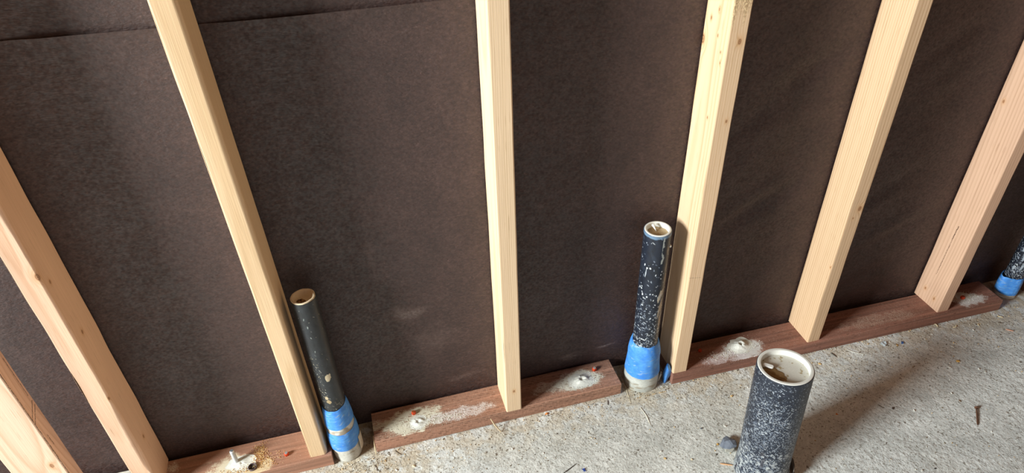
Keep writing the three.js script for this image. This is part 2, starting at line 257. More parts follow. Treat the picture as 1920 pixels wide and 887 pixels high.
stud('straight-grained cream wall stud behind the large black pipe, second from the right', STUDS.F, -0.006, woodTexture({ early: [216, 183, 147], late: [174, 134, 96], cx: -0.2, cz: -0.17, rings: 210, seed: 89, contrast: 0.8, warp: 0.004, knots: [[0.1, 0.425, 0.005], [0.985, 0.255, 0.002], [0.06, 0.40, 0.002]], blotch: 0.25 }), { radius: (c) => c === 1 ? 0.005 : 0.003, seed: 16 });
stud('pinkish rightmost wall stud with a long dark crack in its broad face', STUDS.G, -0.0022, woodTexture({ early: [208, 170, 142], late: [166, 126, 96], cx: -0.16, cz: -0.08, rings: 180, seed: 101, contrast: 0.6, warp: 0.014, wavy: 1.5, knots: [[0.716, 0.602, 0.0032], [0.756, 0.039, 0.003], [0.9, 0.03, 0.003]], blotch: 0.6, marks: [[0.806, 0.10, 0.812, 0.22, 0.0008], [0.812, 0.22, 0.818, 0.262, 0.0015]] }), { radius: (c) => c === 1 ? 0.0045 : 0.003, seed: 18 });

// ---------------------------------------------------------------- sole plates
// u along the length in metres / len, v round the board: v 0 at front-top edge? see plateGeo
function plateTexture({ len, base, grainSeed, incise, dusts, W = 2048, H = 320 }) {
  return bake(W, H, (u, v) => {
    // v: 0..d top (v0 = back edge), d..d+h front face, then bottom, back
    const x = u * len, s = v * GIRTH, top = s < D4, z = top ? s : D4;
    const g = fbm(x * 6, s * 300, 4, grainSeed), g2 = fbm(x * 2.4 + 5, s * 90, 3, grainSeed + 30), n = noise(x * 40, s * 1500, grainSeed + 60);
    const L = (g - 0.5) * 46 + (g2 - 0.5) * 44 + (n - 0.5) * 12;
    let c = [base[0] + L, base[1] + L * 0.72, base[2] + L * 0.62];
    let cut = 0;
    if (incise) {                                                   // rows of little knife cuts
      const row = Math.floor(s / 0.0068), ph = (row % 3) / 3, pitch = 0.0185, i = Math.floor(x / pitch + ph), fx = (x / pitch + ph - i) * pitch, fs = s - row * 0.0068;
      const jit = hash(i, row, grainSeed), on = hash(i, row, 5) < incise ? 1 : 0;
      if (on && fx > 0.003 + jit * 0.003 && fx < 0.0105 + jit * 0.004 && Math.abs(fs - 0.0034 + (jit - 0.5) * 0.0016) < 0.0004 + 0.0006 * jit) cut = 1;
      if (cut) c = mix3(c, [66, 40, 28], s < D4 ? 0.42 : 0.62);
    }
    if (top || s < D4 + 0.01) for (const [dx, dz, rx, rz, amt, tone] of dusts) {
      const q = Math.hypot((x - dx) / rx, ((s < D4 ? s : D4 + (s - D4) * 3) - dz) / rz) + (fbm(x * 45, s * 45, 4, grainSeed + 90) - 0.5) * 0.9, k = sstep(1.0, 0.45, q) * amt, grain = noise(x * 900, s * 900, grainSeed + 91);
      const cover = clamp(k * 1.5 - 0.35 + (grain - 0.5) * 1.1) * (cut ? 0.25 : 1);
      c = mix3(c, tone ? tone.map((t) => t + 12) : [218, 217, 204], cover * 0.94);
    }
    if (hash((u * W) | 0, (v * H) | 0, 3) > 0.9965) c = mix3(c, [214, 196, 168], 0.7);
    return c;
  }, { wrap: THREE.ClampToEdgeWrapping });
}
function plateGeo(len) {                                            // along +x from the origin; top face from z 0 (back) to D4 (front)
  const g = board(D4, SILL, ySteps(0, len, 40), 1, { radius: (c) => 0.003, wob: () => 0 });
  // board(): local x across = depth, local z = height, y = length. Turn so that y -> x, x -> z, z -> y.
  const p = g.attributes.position, n = g.attributes.normal, uv = g.attributes.uv;
  for (let i = 0; i < p.count; i++) {
    const a = [p.getX(i), p.getY(i), p.getZ(i)], b = [n.getX(i), n.getY(i), n.getZ(i)];
    p.setXYZ(i, a[1], a[2], a[0]); n.setXYZ(i, b[1], b[2], b[0]);
    uv.setXY(i, clamp(uv.getY(i) / len, 0.002, 0.998), clamp(uv.getX(i), 0.001, 0.999));
  }
  return g;                                                         // a cyclic swap of axes keeps the winding; u runs from the top-back edge over the top, down the front
}
const endMat = flat('#8a5a44', 0.85);
function plate(label, x0, x1, y, z, yaw, opt) {
  const len = x1 - x0, m = mesh('sole_plate', plateGeo(len), std({ map: plateTexture({ len, ...opt }), bumpMap: fibreBump, bumpScale: 0.0004, roughness: 0.82 }));
  m.position.set(x0, y, z); m.rotation.y = -yaw; return tag(m, label, 'lumber');
}
const S1 = plate('reddish brown sole plate at the lower left, with a threaded bolt standing in it', -1.2, 0.4303, 0, 0.0038 + 2.0 * 0.0039, -0.0039, { len: 1.63, base: [154, 112, 90], grainSeed: 1000, incise: 0, dusts: [[1.2 + 0.212, 0.058, 0.062, 0.042, 1.1, [206, 196, 168]], [1.2 + 0.26, 0.075, 0.05, 0.025, 1, [200, 180, 140]], [1.2 - 0.02, 0.02, 0.14, 0.03, 1.0]] });
const S2 = plate('short middle sole plate with knife-cut treatment marks and two white dust patches', 0.5296, 1.1458, 0, -0.0027 + 0.27 * 0.0082, -0.0082, { base: [158, 116, 94], grainSeed: 1100, incise: 0.7, dusts: [[0.09, 0.052, 0.125, 0.042, 1.3, [205, 200, 178]], [0.2, 0.062, 0.13, 0.026, 0.78, [200, 192, 188]], [0.52, 0.043, 0.075, 0.038, 1.2, [206, 206, 190]], [0.45, 0.05, 0.07, 0.026, 0.7, [198, 192, 176]]] });
const S3 = plate('long dark red sole plate running under the three right-hand studs', 1.2848, 2.2905, 0, -0.001 - 0.485 * -0.0076 * 0 + 0.0037, 0.0076, { base: [134, 92, 76], grainSeed: 1200, incise: 0.1, dusts: [[0.212, 0.058, 0.078, 0.038, 1.1, [204, 204, 200]], [0.16, 0.07, 0.08, 0.025, 0.75, [196, 186, 186]], [0.62, 0.06, 0.16, 0.03, 0.42, [176, 160, 140]], [0.92, 0.062, 0.06, 0.03, 0.95, [206, 206, 202]], [0.88, 0.035, 0.05, 0.02, 0.6, [190, 170, 130]]] });
plate('end of a brown sole plate just right of the rightmost pipe', 2.424, 3.4, 0, 0.004, 0, { base: [128, 92, 70], grainSeed: 1300, incise: 0, dusts: [], W: 512 });

// ---------------------------------------------------------------- pipes
function speckled({ w = 512, h = 1024, base, count, seed, colors, size = 1, density = () => 1, extra }) {
  const cv = document.createElement('canvas'); cv.width = w; cv.height = h; const c = cv.getContext('2d'), r = rng(seed);
  c.fillStyle = `rgb(${base})`; c.fillRect(0, 0, w, h);
  for (let i = 0; i < 900; i++) { const k = r(); c.fillStyle = k < 0.5 ? 'rgba(70,78,92,0.10)' : 'rgba(14,14,18,0.14)'; c.beginPath(); c.ellipse(r() * w, r() * h, 6 + r() * 24, 3 + r() * 12, r() * 3, 0, 7); c.fill(); }
  for (let i = 0; i < count; i++) {
    const x = r() * w, y = r() * h, k = density(x / w, 1 - y / h); if (r() > k) continue;
    const col = colors[(r() * colors.length) | 0], a = 0.45 + r() * 0.5, l = (1.2 + r() * r() * 6) * size * 1.35, t = (0.8 + r() * 1.3) * size * 1.35, an = r() < 0.6 ? 0.5 + (r() - 0.5) * 0.9 : r() * 3.1;
    c.fillStyle = `rgba(${col},${a})`;
    for (const ox of [-w, 0, w]) { c.beginPath(); c.ellipse(x + ox, y, l, t, an, 0, 7); c.fill(); }
  }
  extra?.(c, w, h, r);
  const t = new THREE.CanvasTexture(cv); t.colorSpace = THREE.SRGBColorSpace; t.wrapS = THREE.RepeatWrapping; t.offset.x = 0.5; t.magFilter = THREE.LinearFilter; return t;
}
const blob = (c, x, y, rx, ry, an, col, r) => { c.fillStyle = col; c.beginPath(); for (let k = 0; k <= 16; k++) { const t = k / 16 * TAU, q = 0.7 + 0.5 * r(), px = x + Math.cos(t) * rx * q * Math.cos(an) - Math.sin(t) * ry * q * Math.sin(an), py = y + Math.cos(t) * rx * q * Math.sin(an) + Math.sin(t) * ry * q * Math.cos(an); k ? c.lineTo(px, py) : c.moveTo(px, py); } c.fill(); };
const GREYS = ['172,180,188', '140,150,162', '196,200,200', '112,122,136'];
const rimMat = flat('#e4e4dc', 0.5), rimTan = std({ color: '#e0cbaa', roughness: 0.75 }), tabMat = flat('#efefea', 0.45);
const dirtTex = bake(256, 256, (u, v) => { const d = fbm(u * 9, v * 9, 4, 1500), e = noise(u * 160, v * 160, 1510), k = sstep(0.66, 0.74, d), c = mix3([206, 203, 192], [160, 144, 112], k); const q = (e - 0.5) * (18 + 40 * k); return [c[0] + q, c[1] + q, c[2] + q]; });
const sandTex = bake(256, 256, (u, v) => { const e = noise(u * 120, v * 120, 1530), d = fbm(u * 7, v * 7, 3, 1540), q = (e - 0.5) * 34 + (d - 0.5) * 60; return [176 + q, 152 + q, 116 + q]; });
const grimeTex = bake(256, 256, (u, v) => { const e = noise(u * 40, v * 40, 1560), d = fbm(u * 6, v * 6, 3, 1570), q = (e - 0.5) * 60; return d > 0.5 ? [196 + q, 158 + q, 106 + q] : [104 + q, 66 + q, 40 + q]; });
function axisGroup(name, xb, zb, xt, zt, h) { const g = group(name, xb, 0, zb), v = new THREE.Vector3(xt - xb, h, zt - zb).normalize(); g.quaternion.setFromUnitVectors(new THREE.Vector3(0, 1, 0), v); return g; }
function disc(r, seg, y, dome = () => 0) { const rings = 10, prof = []; for (let i = 0; i <= rings; i++) prof.push([r * (1 - i / rings), y]); const g = revolve(prof, seg, () => 0, -Math.PI, Math.PI, (th, yy, i) => dome(th, r * (1 - i / rings))); const p = g.attributes.position, uv = g.attributes.uv; for (let i = 0; i < p.count; i++) uv.setXY(i, 0.5 + p.getX(i) / r / 2, 0.5 - p.getZ(i) / r / 2); return g; }
// black wall of the pipe: outside, thin top lip, then down inside behind the rim ring
const pipeWall = (r, y0, h, wallT, flare = () => 0) => revolve([...ySteps(y0, h - 0.001, 24).map((y) => [r + flare(y), y]), [r - 0.0006, h], [r - wallT, h], [r - wallT, h - 0.02]], 64);
const rimRing = (ro, ri, h, down, bump = () => 0) => revolve([[ro, h - 0.006], [ro, h + 0.0006], [ro - 0.001, h + 0.0016], [ri + 0.0012, h + 0.0016], [ri, h + 0.0004], [ri - 0.0004, h - down]], 64, bump);
const tapeTex = (seed) => bake(512, 256, (u, v) => { const n = fbm(u * 14, v * 8, 4, seed), f = fbm(u * 60, v * 30, 3, seed + 20), sc = sstep(0.62, 0.78, fbm(u * 24 + v * 6, v * 18, 4, seed + 40)); let c = [74 + (n - 0.5) * 44 + (f - 0.5) * 18, 144 + (n - 0.5) * 44 + (f - 0.5) * 18, 222 + (n - 0.5) * 26]; return mix3(c, [162, 180, 206], sc * 0.6); });
const foamTex = (seed) => bake(256, 128, (u, v) => { const n = fbm(u * 12, v * 6, 4, seed), f = noise(u * 90, v * 45, seed + 9); const q = (n - 0.5) * 46 + (f - 0.5) * 20; let c = [200 + q, 198 + q, 188 + q]; return mix3(c, [150, 132, 108], sstep(0.6, 0.75, fbm(u * 9, v * 9, 3, seed + 5)) * 0.7); });
const foamMat = (seed) => phys({ map: foamTex(seed), roughness: 0.6 });
const crease = bake(256, 256, (u, v) => 255 * (1 - Math.abs(2 * fbm(u * 10 + v * 3, v * 8, 3, 1600) - 1)), { srgb: false });

// left pipe: short, open cream top with torn lining
{
  const H = 0.4802, g = axisGroup('drain_pipe', 0.4654, 0.063, 0.4576, 0.0539, H);
  tag(g, 'short black pipe with open cream top, two bands of blue tape at its foot', 'pipe');
  const tex = speckled({ base: '42,44,46', count: 3600, seed: 41, size: 0.95, colors: ['176,164,132', '150,150,140', '196,190,168', '120,110,84'], density: (u, v) => 0.03 + 0.75 * sstep(0.5, 0.38, v) * sstep(0.2, 0.6, noise(u * 7, v * 9, 2)) + 0.7 * sstep(0.74, 0.84, u) * sstep(1.0, 0.94, u) * sstep(0.72, 0.6, v), extra: (c, w, h, r) => { const U = 0.02 * w; blob(c, U + w * 0.02, h * 0.455, 20, 24, 0.3, 'rgb(206,190,158)', r); blob(c, w * 0.96, h * 0.60, 18, 14, 0, 'rgba(176,152,112,.9)', r); blob(c, w * 0.94, h * 0.575, 12, 12, 0, 'rgba(196,176,140,.9)', r); for (let i = 0; i < 7; i++) blob(c, w * (0.92 + r() * 0.12), h * (0.06 + r() * 0.25), 7, 3, 1 + r(), 'rgba(150,156,150,.8)', r); } });
  mesh('pipe_wall', pipeWall(0.0252, 0.0, H, 0.0013), std({ map: tex, roughness: 0.42 }), g);
  const lumps = (th, y) => 0.0011 * (noise(Math.cos(th) * 4 + 9, Math.sin(th) * 4 + 9, 4) - 0.5);
  tag(mesh('rim', revolve([[0.0239, H - 0.006], [0.0241, H + 0.001], [0.0225, H + 0.0022], [0.0200, H + 0.0016], [0.0182, H - 0.003], [0.0170, H - 0.0085], [0.0120, H - 0.0105], [0.0, H - 0.0108]], 64, lumps), rimTan, g), 'cream torn lining');
  mesh('dirt_fill', disc(0.0095, 40, 0, (th, r) => r > 0.009 ? -0.0006 : 0.0016 + 0.004 * (noise(Math.cos(th) * r * 420 + 50, Math.sin(th) * r * 420 + 50, 8) - 0.4)), std({ map: grimeTex, color: '#c8b8a8', roughness: 1 }), g).position.set(-0.0055, H - 0.0102, 0.004);
  const wr = (th, y) => 0.0019 * ringNoise(th, y * 30, 2.0, 1, 51) + 0.0007 * (noise(th * 5, y * 160 + th * 3, 6) - 0.5);
  const tm = std({ map: tapeTex(1700), bumpMap: crease, bumpScale: 0.0005, roughness: 0.55 });
  mesh('tape_band', revolve([[0.0262, 0.170], [0.0288, 0.160], [0.0305, 0.145], [0.0322, 0.128], [0.0328, 0.113], [0.0316, 0.112]], 96, wr, -Math.PI, Math.PI, (th, y, i) => i < 2 ? 0.008 * Math.max(0, Math.sin(th - 0.2)) * (i === 0 ? 1 : 0.5) + 0.002 * (noise(th * 4, 2, 5) - 0.5) : 0.006 * Math.max(0, Math.sin(th + 0.1))), tm, g);
  tag(mesh('foam_sleeve', revolve([[0.0305, 0.125], [0.0312, 0.10], [0.0322, 0.085], [0.0335, 0.05], [0.0332, 0.02], [0.0318, 0.0005]], 72, (th, y) => 0.0016 * ringNoise(th, y * 40, 2, 1, 61)), foamMat(1720), g), 'grey white foam sleeve under the tape');
  mesh('tape_band', revolve([[0.0318, 0.094], [0.0332, 0.0935], [0.0352, 0.08], [0.0362, 0.065], [0.036, 0.05], [0.0352, 0.041], [0.0336, 0.0405]], 96, wr, -Math.PI, Math.PI, (th, y, i) => 0.010 * Math.max(0, Math.sin(th - 0.3)) + 0.0025 * (noise(th * 3, 4, 5) - 0.5)), std({ map: tapeTex(1740), bumpMap: crease, bumpScale: 0.0005, roughness: 0.55 }), g);
  const sc = revolve([[0.0365, 0.062], [0.0372, 0.045], [0.0368, 0.03], [0.0372, 0.018]], 14, (th, y) => 0.001 * noise(th * 30, y * 300, 3), 1.0, 1.75); tag(mesh('torn_paper', sc, std({ color: '#cfc8b6', roughness: 0.8, side: THREE.DoubleSide }), g), 'torn white scrap at the right of the sleeve');
}
// middle pipe: tall, capped, stands against the stud with torn grain
{
  const H = 0.4833, g = axisGroup('drain_pipe', 1.2144, 0.0537, 1.2102, 0.0529, H);
  tag(g, 'white-spattered black pipe with a wide blue tape skirt, against a knotty cream stud', 'pipe');
  const tex = speckled({ base: '30,36,48', count: 3400, seed: 43, size: 1.5, colors: GREYS, density: (u, v) => 0.1 + 0.85 * sstep(0.72, 0.32, v) + 0.1 * sstep(0.9, 1, v), extra: (c, w, h, r) => { c.fillStyle = 'rgba(104,130,154,0.8)'; c.fillRect(0, 0, w, h * 0.05); for (let i = 0; i < 40; i++) blob(c, r() * w, h * 0.05, 26, 5 + 4 * r(), 0.05, 'rgba(104,130,154,0.55)', r); for (let i = 0; i < 34; i++) blob(c, w * (0.005 + 0.03 * Math.sin(i * 0.33) * (i / 34) + (r() - 0.5) * 0.02), h * (0.055 + i * 0.0045), 4 + 4 * r(), 7, 0.2, 'rgba(166,170,164,.85)', r); blob(c, w * 0.045, h * 0.385, 15, 44, 0.35, 'rgb(200,190,172)', r); blob(c, w * 0.065, h * 0.47, 10, 50, 0.15, 'rgba(190,176,154,.9)', r); for (let i = 0; i < 20; i++) blob(c, w * (0.085 + 0.03 * r()), h * (0.12 + 0.7 * r()), 8, 26, 0.1, 'rgba(170,142,116,.55)', r); blob(c, w * 0.835, h * 0.25, 4, 26, 0.1, 'rgba(180,186,190,.9)', r); blob(c, w * 0.925, h * 0.735, 10, 30, -0.3, 'rgba(182,188,190,.95)', r); blob(c, w * 0.87, h * 0.71, 9, 24, 0.3, 'rgba(172,178,180,.9)', r); for (let i = 0; i < 46; i++) blob(c, w * (0.72 + 0.4 * r()) % w, h * (0.18 + 0.6 * r()), 3 + 3 * r(), 3 + 5 * r(), r() * 3, 'rgba(206,210,212,.95)', r); } });
  mesh('pipe_wall', pipeWall(0.0303, 0, H, 0.0013), std({ map: tex, roughness: 0.4 }), g);
  mesh('rim', rimRing(0.0289, 0.0238, H, 0.011), rimMat, g);
  mesh('test_plug', disc(0.0236, 48, H - 0.0105, (th, r) => 0.0012 * (noise(Math.cos(th) * r * 200 + 50, Math.sin(th) * r * 200 + 50, 8) - 0.4)), std({ map: sandTex, roughness: 0.95 }), g);
  const tab = mesh('pull_tab', new THREE.ConeGeometry(0.0036, 0.019, 6).rotateX(Math.PI), tabMat, g); tab.position.set(-0.003, H - 0.0035, -0.010); tab.rotation.set(-0.75, 0, 0.25);
  const pb = mesh('plaster_drip', new THREE.SphereGeometry(0.0032, 14, 10), flat('#dcd8cc', 0.7), g); pb.position.set(0.0225, H - 0.036, 0.0215);
  mesh('foam_sleeve', revolve([[0.040, 0.075], [0.0425, 0.055], [0.0436, 0.035], [0.0440, 0.015], [0.0430, 0.0005]], 80, (th, y) => 0.0012 * ringNoise(th, y * 40, 2, 1, 71)), phys({ map: foamTex(1760), color: '#e8ecee', roughness: 0.35, clearcoat: 0.3, clearcoatRoughness: 0.3 }), g);
  const wr = (th, y) => 0.0026 * ringNoise(th, y * 50, 2.4, 1, 81) + 0.0008 * (noise(th * 5, y * 140 + th * 3, 6) - 0.5) + 0.0022 * Math.exp(-(((th - 0.75) / 0.5) ** 2)) * Math.exp(-(((y - 0.118) / 0.010) ** 2));
  mesh('tape_band', revolve([[0.0308, 0.148], [0.0330, 0.147], [0.0362, 0.136], [0.0388, 0.122], [0.0396, 0.112], [0.0398, 0.098], [0.0414, 0.08], [0.0430, 0.062], [0.0440, 0.049], [0.0430, 0.0485]], 112, wr, -Math.PI, Math.PI, (th, y, i) => i < 4 ? 0.010 * (1 - i / 4) * Math.max(0, -Math.cos(th + 0.4)) + 0.003 * (noise(th * 3, 4, 5) - 0.5) : 0), std({ map: tapeTex(1780), bumpMap: crease, bumpScale: 0.0007, roughness: 0.5 }), g);
}
// large pipe in the foreground
{
  const H = 0.3117, g = axisGroup('drain_pipe', 1.3683, 0.3738, 1.3722, 0.3494, H);
  tag(g, 'large black capped pipe in the foreground, heavily flecked with grey concrete splashes', 'pipe');
  const tex = speckled({ w: 1024, h: 1024, base: '32,38,50', count: 23000, seed: 47, size: 1.05, colors: GREYS, density: (u, v) => (0.22 + 0.6 * sstep(0.95, 0.55, v)) * (0.45 + 0.75 * sstep(0.3, 0.62, fbm(u * 7, v * 7, 3, 12))) * (0.65 + 0.35 * Math.cos((u + 0.125) * TAU)) + 0.1 * sstep(0.4, 0.1, v), extra: (c, w, h, r) => {
    for (let i = 0; i < 900; i++) { const q = r(), x = r() * w, y = h * (1.0 - 0.32 * q * q - 0.01); blob(c, x, y, 4 + 16 * r() * r() + 8 * (1 - q), 3 + 8 * r(), r() * 0.8, `rgba(${152 + 30 * q | 0},${158 + 28 * q | 0},${160 + 24 * q | 0},0.7)`, r); }
    for (let i = 0; i < 60; i++) blob(c, w * (0.70 + 0.26 * r()), h * (0.86 + 0.13 * r()), 14 * r() + 3, 6 * r() + 2, 0.8, 'rgba(26,32,48,.9)', r);
    for (const [x, y, l, a] of [[0.95, 0.36, 80, -1.1], [0.97, 0.42, 60, -1.0], [0.92, 0.64, 80, -1.0], [0.93, 0.24, 26, -0.8], [0.85, 0.14, 22, 1.2], [0.90, 0.1, 12, 0.2]]) { c.strokeStyle = 'rgba(190,196,200,.8)'; c.lineWidth = 3; c.beginPath(); c.moveTo(x * w, y * h); c.lineTo(x * w + Math.cos(a) * l, y * h + Math.sin(a) * l); c.stroke(); }
    blob(c, w * 0.885, h * 0.76, 10, 60, 0.1, 'rgba(52,50,58,.6)', r); blob(c, w * 0.872, h * 0.68, 12, 20, 0.2, 'rgba(74,70,72,.5)', r);
    for (let i = 0; i < 60; i++) blob(c, w * r(), h * (0.02 + 0.07 * r()), 20 * r(), 8 * r(), r(), 'rgba(96,106,122,.35)', r);
  } });
  const R = 0.0558;
  mesh('pipe_wall', pipeWall(R, 0, H, 0.0014, (y) => 0.0035 * sstep(0.045, 0.0, y)), std({ map: tex, roughness: 0.42 }), g);
  mesh('rim', rimRing(R - 0.0014, R - 0.0088, H, 0.011, (th, y) => 0), rimMat, g);
  mesh('test_plug', disc(R - 0.009, 64, H - 0.0105), std({ map: dirtTex, roughness: 0.85 }), g);
  // a bank of wet sand on the left of the plug
  const r = rng(5), rs = []; for (let i = 0; i < 40; i++) { const a = i / 40 * TAU; rs.push(1 + (noise(Math.cos(a) * 3 + 9, Math.sin(a) * 3 + 9, 3) - 0.5) * 0.9); }
  const bank = revolve([[0.0235, -0.0004], [0.021, 0.0010], [0.013, 0.0018], [0.006, 0.002], [0, 0.002]], 40, (th, y, i) => (rs[(Math.round(th / TAU * 40) + 40) % 40] - 1) * 0.012 * (1 - i / 4)); bank.scale(0.72, 1, 1.25);
  const bk = mesh('sand_bank', bank, std({ map: sandTex, color: '#d2c2a4', roughness: 1 }), g); bk.position.set(-0.026, H - 0.0105, 0.004); bk.rotation.y = 0.5;
  const tabS = new THREE.Shape(); tabS.absarc(-0.006, 0, 0.0038, Math.PI / 2, Math.PI * 1.5); tabS.absarc(0.006, 0, 0.0038, -Math.PI / 2, Math.PI / 2);
  const tabG = new THREE.ExtrudeGeometry(tabS, { depth: 0.003, bevelEnabled: true, bevelSize: 0.0006, bevelThickness: 0.0006, bevelSegments: 2 }); tabG.rotateX(-Math.PI / 2);
  const tab = mesh('pull_tab', tabG, tabMat, g); tab.position.set(-0.028, H - 0.0065, -0.016); tab.rotation.y = -0.75;
  tag(mesh('foam_strip', (() => { const a = revolve([[R + 0.0085, 0.0005], [R + 0.0095, 0.016], [R + 0.009, 0.032], [R + 0.0105, 0.033], [R + 0.0115, 0.016], [R + 0.0105, 0.0005]], 30, (th, y) => 0.0012 * noise(th * 8, y * 90, 4), 0.75, 2.3); return a; })(), flat('#b7aca0', 0.85), g), 'strip of foam peeled off the foot of the pipe');
}
// pipe at the right edge
{
  const H = 0.50, g = axisGroup('drain_pipe', 2.366, 0.044, 2.366, 0.044, H);
  tag(g, 'speckled black pipe at the far right edge with a ragged blue tape foot', 'pipe');
  const tex = speckled({ base: '26,30,40', count: 6500, seed: 53, size: 1.3, colors: GREYS, density: (u, v) => 0.25 + 0.6 * sstep(0.6, 0.1, v), extra: (c, w, h, r) => { for (const [x, y, l] of [[0.80, 0.66, 34], [0.86, 0.72, 26], [0.83, 0.55, 60], [0.90, 0.78, 22], [0.78, 0.8, 16]]) blob(c, x * w, y * h, 12, l, 0.1, 'rgba(150,158,166,.95)', r); } });
  mesh('pipe_wall', pipeWall(0.0232, 0, H, 0.0013), std({ map: tex, roughness: 0.42 }), g);
  mesh('rim', rimRing(0.0218, 0.0178, H, 0.011), rimMat, g);
  mesh('test_plug', disc(0.0176, 40, H - 0.0105), std({ map: sandTex, roughness: 0.95 }), g);
  const wr = (th, y, i) => 0.0030 * ringNoise(th, y * 40, 2.2, 1, 91) + (i < 7 ? 0.017 * Math.exp(-(((th + 1.5) / 0.5) ** 2)) * sstep(0.012, 0.045, y) : 0);
  mesh('tape_band', revolve([[0.0240, 0.071], [0.0262, 0.069], [0.0278, 0.06], [0.0286, 0.048], [0.0292, 0.034], [0.0290, 0.022], [0.0286, 0.013], [0.0270, 0.0125]], 96, wr, -Math.PI, Math.PI, (th, y, i) => i < 3 ? 0.006 * Math.exp(-(((th + 1.4) / 0.5) ** 2)) + 0.004 * (noise(th * 4, 1, 2) - 0.5) : 0), std({ map: tapeTex(1800), bumpMap: crease, bumpScale: 0.0007, roughness: 0.5 }), g);
  mesh('foam_sleeve', revolve([[0.0268, 0.03], [0.0278, 0.012], [0.0282, 0.0005]], 60, (th, y) => 0.0012 * ringNoise(th, y * 40, 2, 1, 95)), foamMat(1820), g);
}
// loose flap of tape between the middle pipe and the stud
{
  const P = []; const nx = 10, ny = 14, pos = [], uv = [], idx = [];
  for (let side = 0; side < 2; side++) for (let j = 0; j <= ny; j++) for (let i = 0; i <= nx; i++) { const u = i / nx - 0.5, t = j / ny, w = 0.021 * Math.sqrt(Math.max(0.02, 1 - Math.pow(Math.max(0, t - 0.55) / 0.47, 2))) * (0.45 + 0.55 * sstep(0, 0.4, t)); pos.push(u * w * 0.9 + 0.004 * Math.sin(t * 2.4) + (0.5 - t) * 0.008 * u, t * 0.062, 0.010 * Math.cos(u * 3.2) - 0.006 + 0.0018 * Math.sin(t * 7 + u * 5) - side * 0.0008); uv.push(u + 0.5, t); }
  const n = nx + 1, S = n * (ny + 1); for (let j = 0; j < ny; j++) for (let i = 0; i < nx; i++) { const a = j * n + i; idx.push(a, a + 1, a + n + 1, a, a + n + 1, a + n, S + a, S + a + n + 1, S + a + 1, S + a, S + a + n, S + a + n + 1); }
  const g = new THREE.BufferGeometry(); g.setAttribute('position', new THREE.Float32BufferAttribute(pos, 3)); g.setAttribute('uv', new THREE.Float32BufferAttribute(uv, 2)); g.setIndex(idx); g.computeVertexNormals();
  const m = mesh('tape_flap', g, std({ map: tapeTex(1840), roughness: 0.5 })); m.position.set(1.2695, 0.0005, 0.078); m.rotation.y = -0.55; tag(m, 'loose curl of blue tape standing between the middle pipe and the stud', 'tape');
  const f = mesh('foam_sliver', board(0.004, 0.010, ySteps(0, 0.03, 6), 10, { radius: () => 0.0012 }), flat('#c9c2b4', 0.8)); f.position.set(1.2585, 0.0005, 0.062); f.rotation.set(0.05, -0.5, -0.12); tag(f, 'thin whitish sliver upright beside the blue tape skirt of the middle pipe', 'scrap');
}

// ---------------------------------------------------------------- fixings and dust on the plates
const dustTex = bake(256, 256, (u, v) => { const e = noise(u * 130, v * 130, 1900), d = fbm(u * 10, v * 10, 3, 1910), q = (e - 0.5) * 34 + (d - 0.5) * 30; return [230 + q, 230 + q, 220 + q]; });
const dustMat = std({ map: dustTex, bumpMap: floorBump, bumpScale: 0.0006, roughness: 1 }), crumbMat = std({ color: '#c79a5e', roughness: 0.9 });
function mound(label, x, z, r, h0, crater, seed, sx = 1, sz = 1) {
  const h = h0 * 0.8;
  const prof = []; for (let i = 0; i <= 20; i++) { const rr = r * (1 - i / 20); prof.push([rr, Math.max(0.0002, 0.0003 * (1 - rr / r) + h * Math.exp(-((rr / (r * 0.5)) ** 2)) * (1 - 0.95 * Math.exp(-((rr / crater) ** 2.4))) - 0.0002)]); }
  const g = revolve(prof, 48, (th, y, i) => (1 - i / 20) * r * (i < 3 ? 0.3 : 0.15) * (fbm(Math.cos(th) * 1.8 + seed, Math.sin(th) * 1.8 + seed, 3, seed) - 0.5) * 2, -Math.PI, Math.PI, (th, y, i) => i > 1 && i < 20 ? (noise(Math.cos(th) * 2.2 + seed * 3, Math.sin(th) * 2.2 + i * 0.2, 4) - 0.5) * y * 0.55 + (noise(Math.cos(th) * 12 + seed, Math.sin(th) * 12 + i * 0.8, 5) - 0.5) * y * 0.16 : 0);
  g.scale(sx, 1, sz); const m = mesh('dust_mound', g, dustMat); m.position.set(x, SILL, z); return tag(m, label, 'dust');
}
mound('crater of pale drilling dust at the left end of the middle sole plate', 0.637, 0.059, 0.022, 0.010, 0.0055, 2, 1.1, 0.9);
mound('mound of pale drilling dust near the right end of the middle sole plate', 1.056, 0.043, 0.030, 0.012, 0.0055, 5, 1.2, 0.85);
mound('white dust cone with a small hole on the dark plate left of the straight-grained stud', 1.497, 0.049, 0.031, 0.016, 0.0045, 8, 1.15, 0.95);
mound('dust heap on the right end of the long dark plate, next to the rightmost stud', 2.196, 0.052, 0.018, 0.010, 0.006, 11, 1.2, 0.9);
mound('flat heap of pale dust round the threaded bolt', 0.232, 0.061, 0.026, 0.0035, 0.002, 14, 1.3, 0.85);
{ // threaded bolt
  const g = group('anchor_bolt', 0.2195, SILL, 0.053), prof = [[0.0058, 0.0006]]; for (let i = 0; i <= 60; i++) prof.push([0.0045 + (i % 2) * 0.00055, 0.001 + 0.038 * i / 60]); prof.push([0.0037, 0.041], [0, 0.0412]);
  tag(g, 'galvanised threaded bolt standing upright in the lower left sole plate', 'bolt');
  mesh('threaded_rod', revolve(prof, 24), std({ color: '#dfe2e4', metalness: 0.35, roughness: 0.35 }), g);
  mesh('bolt_end', new THREE.CylinderGeometry(0.0034, 0.0036, 0.0012, 20).translate(0, 0.0414, 0), std({ color: '#8e9498', metalness: 0.7, roughness: 0.5 }), g);
}
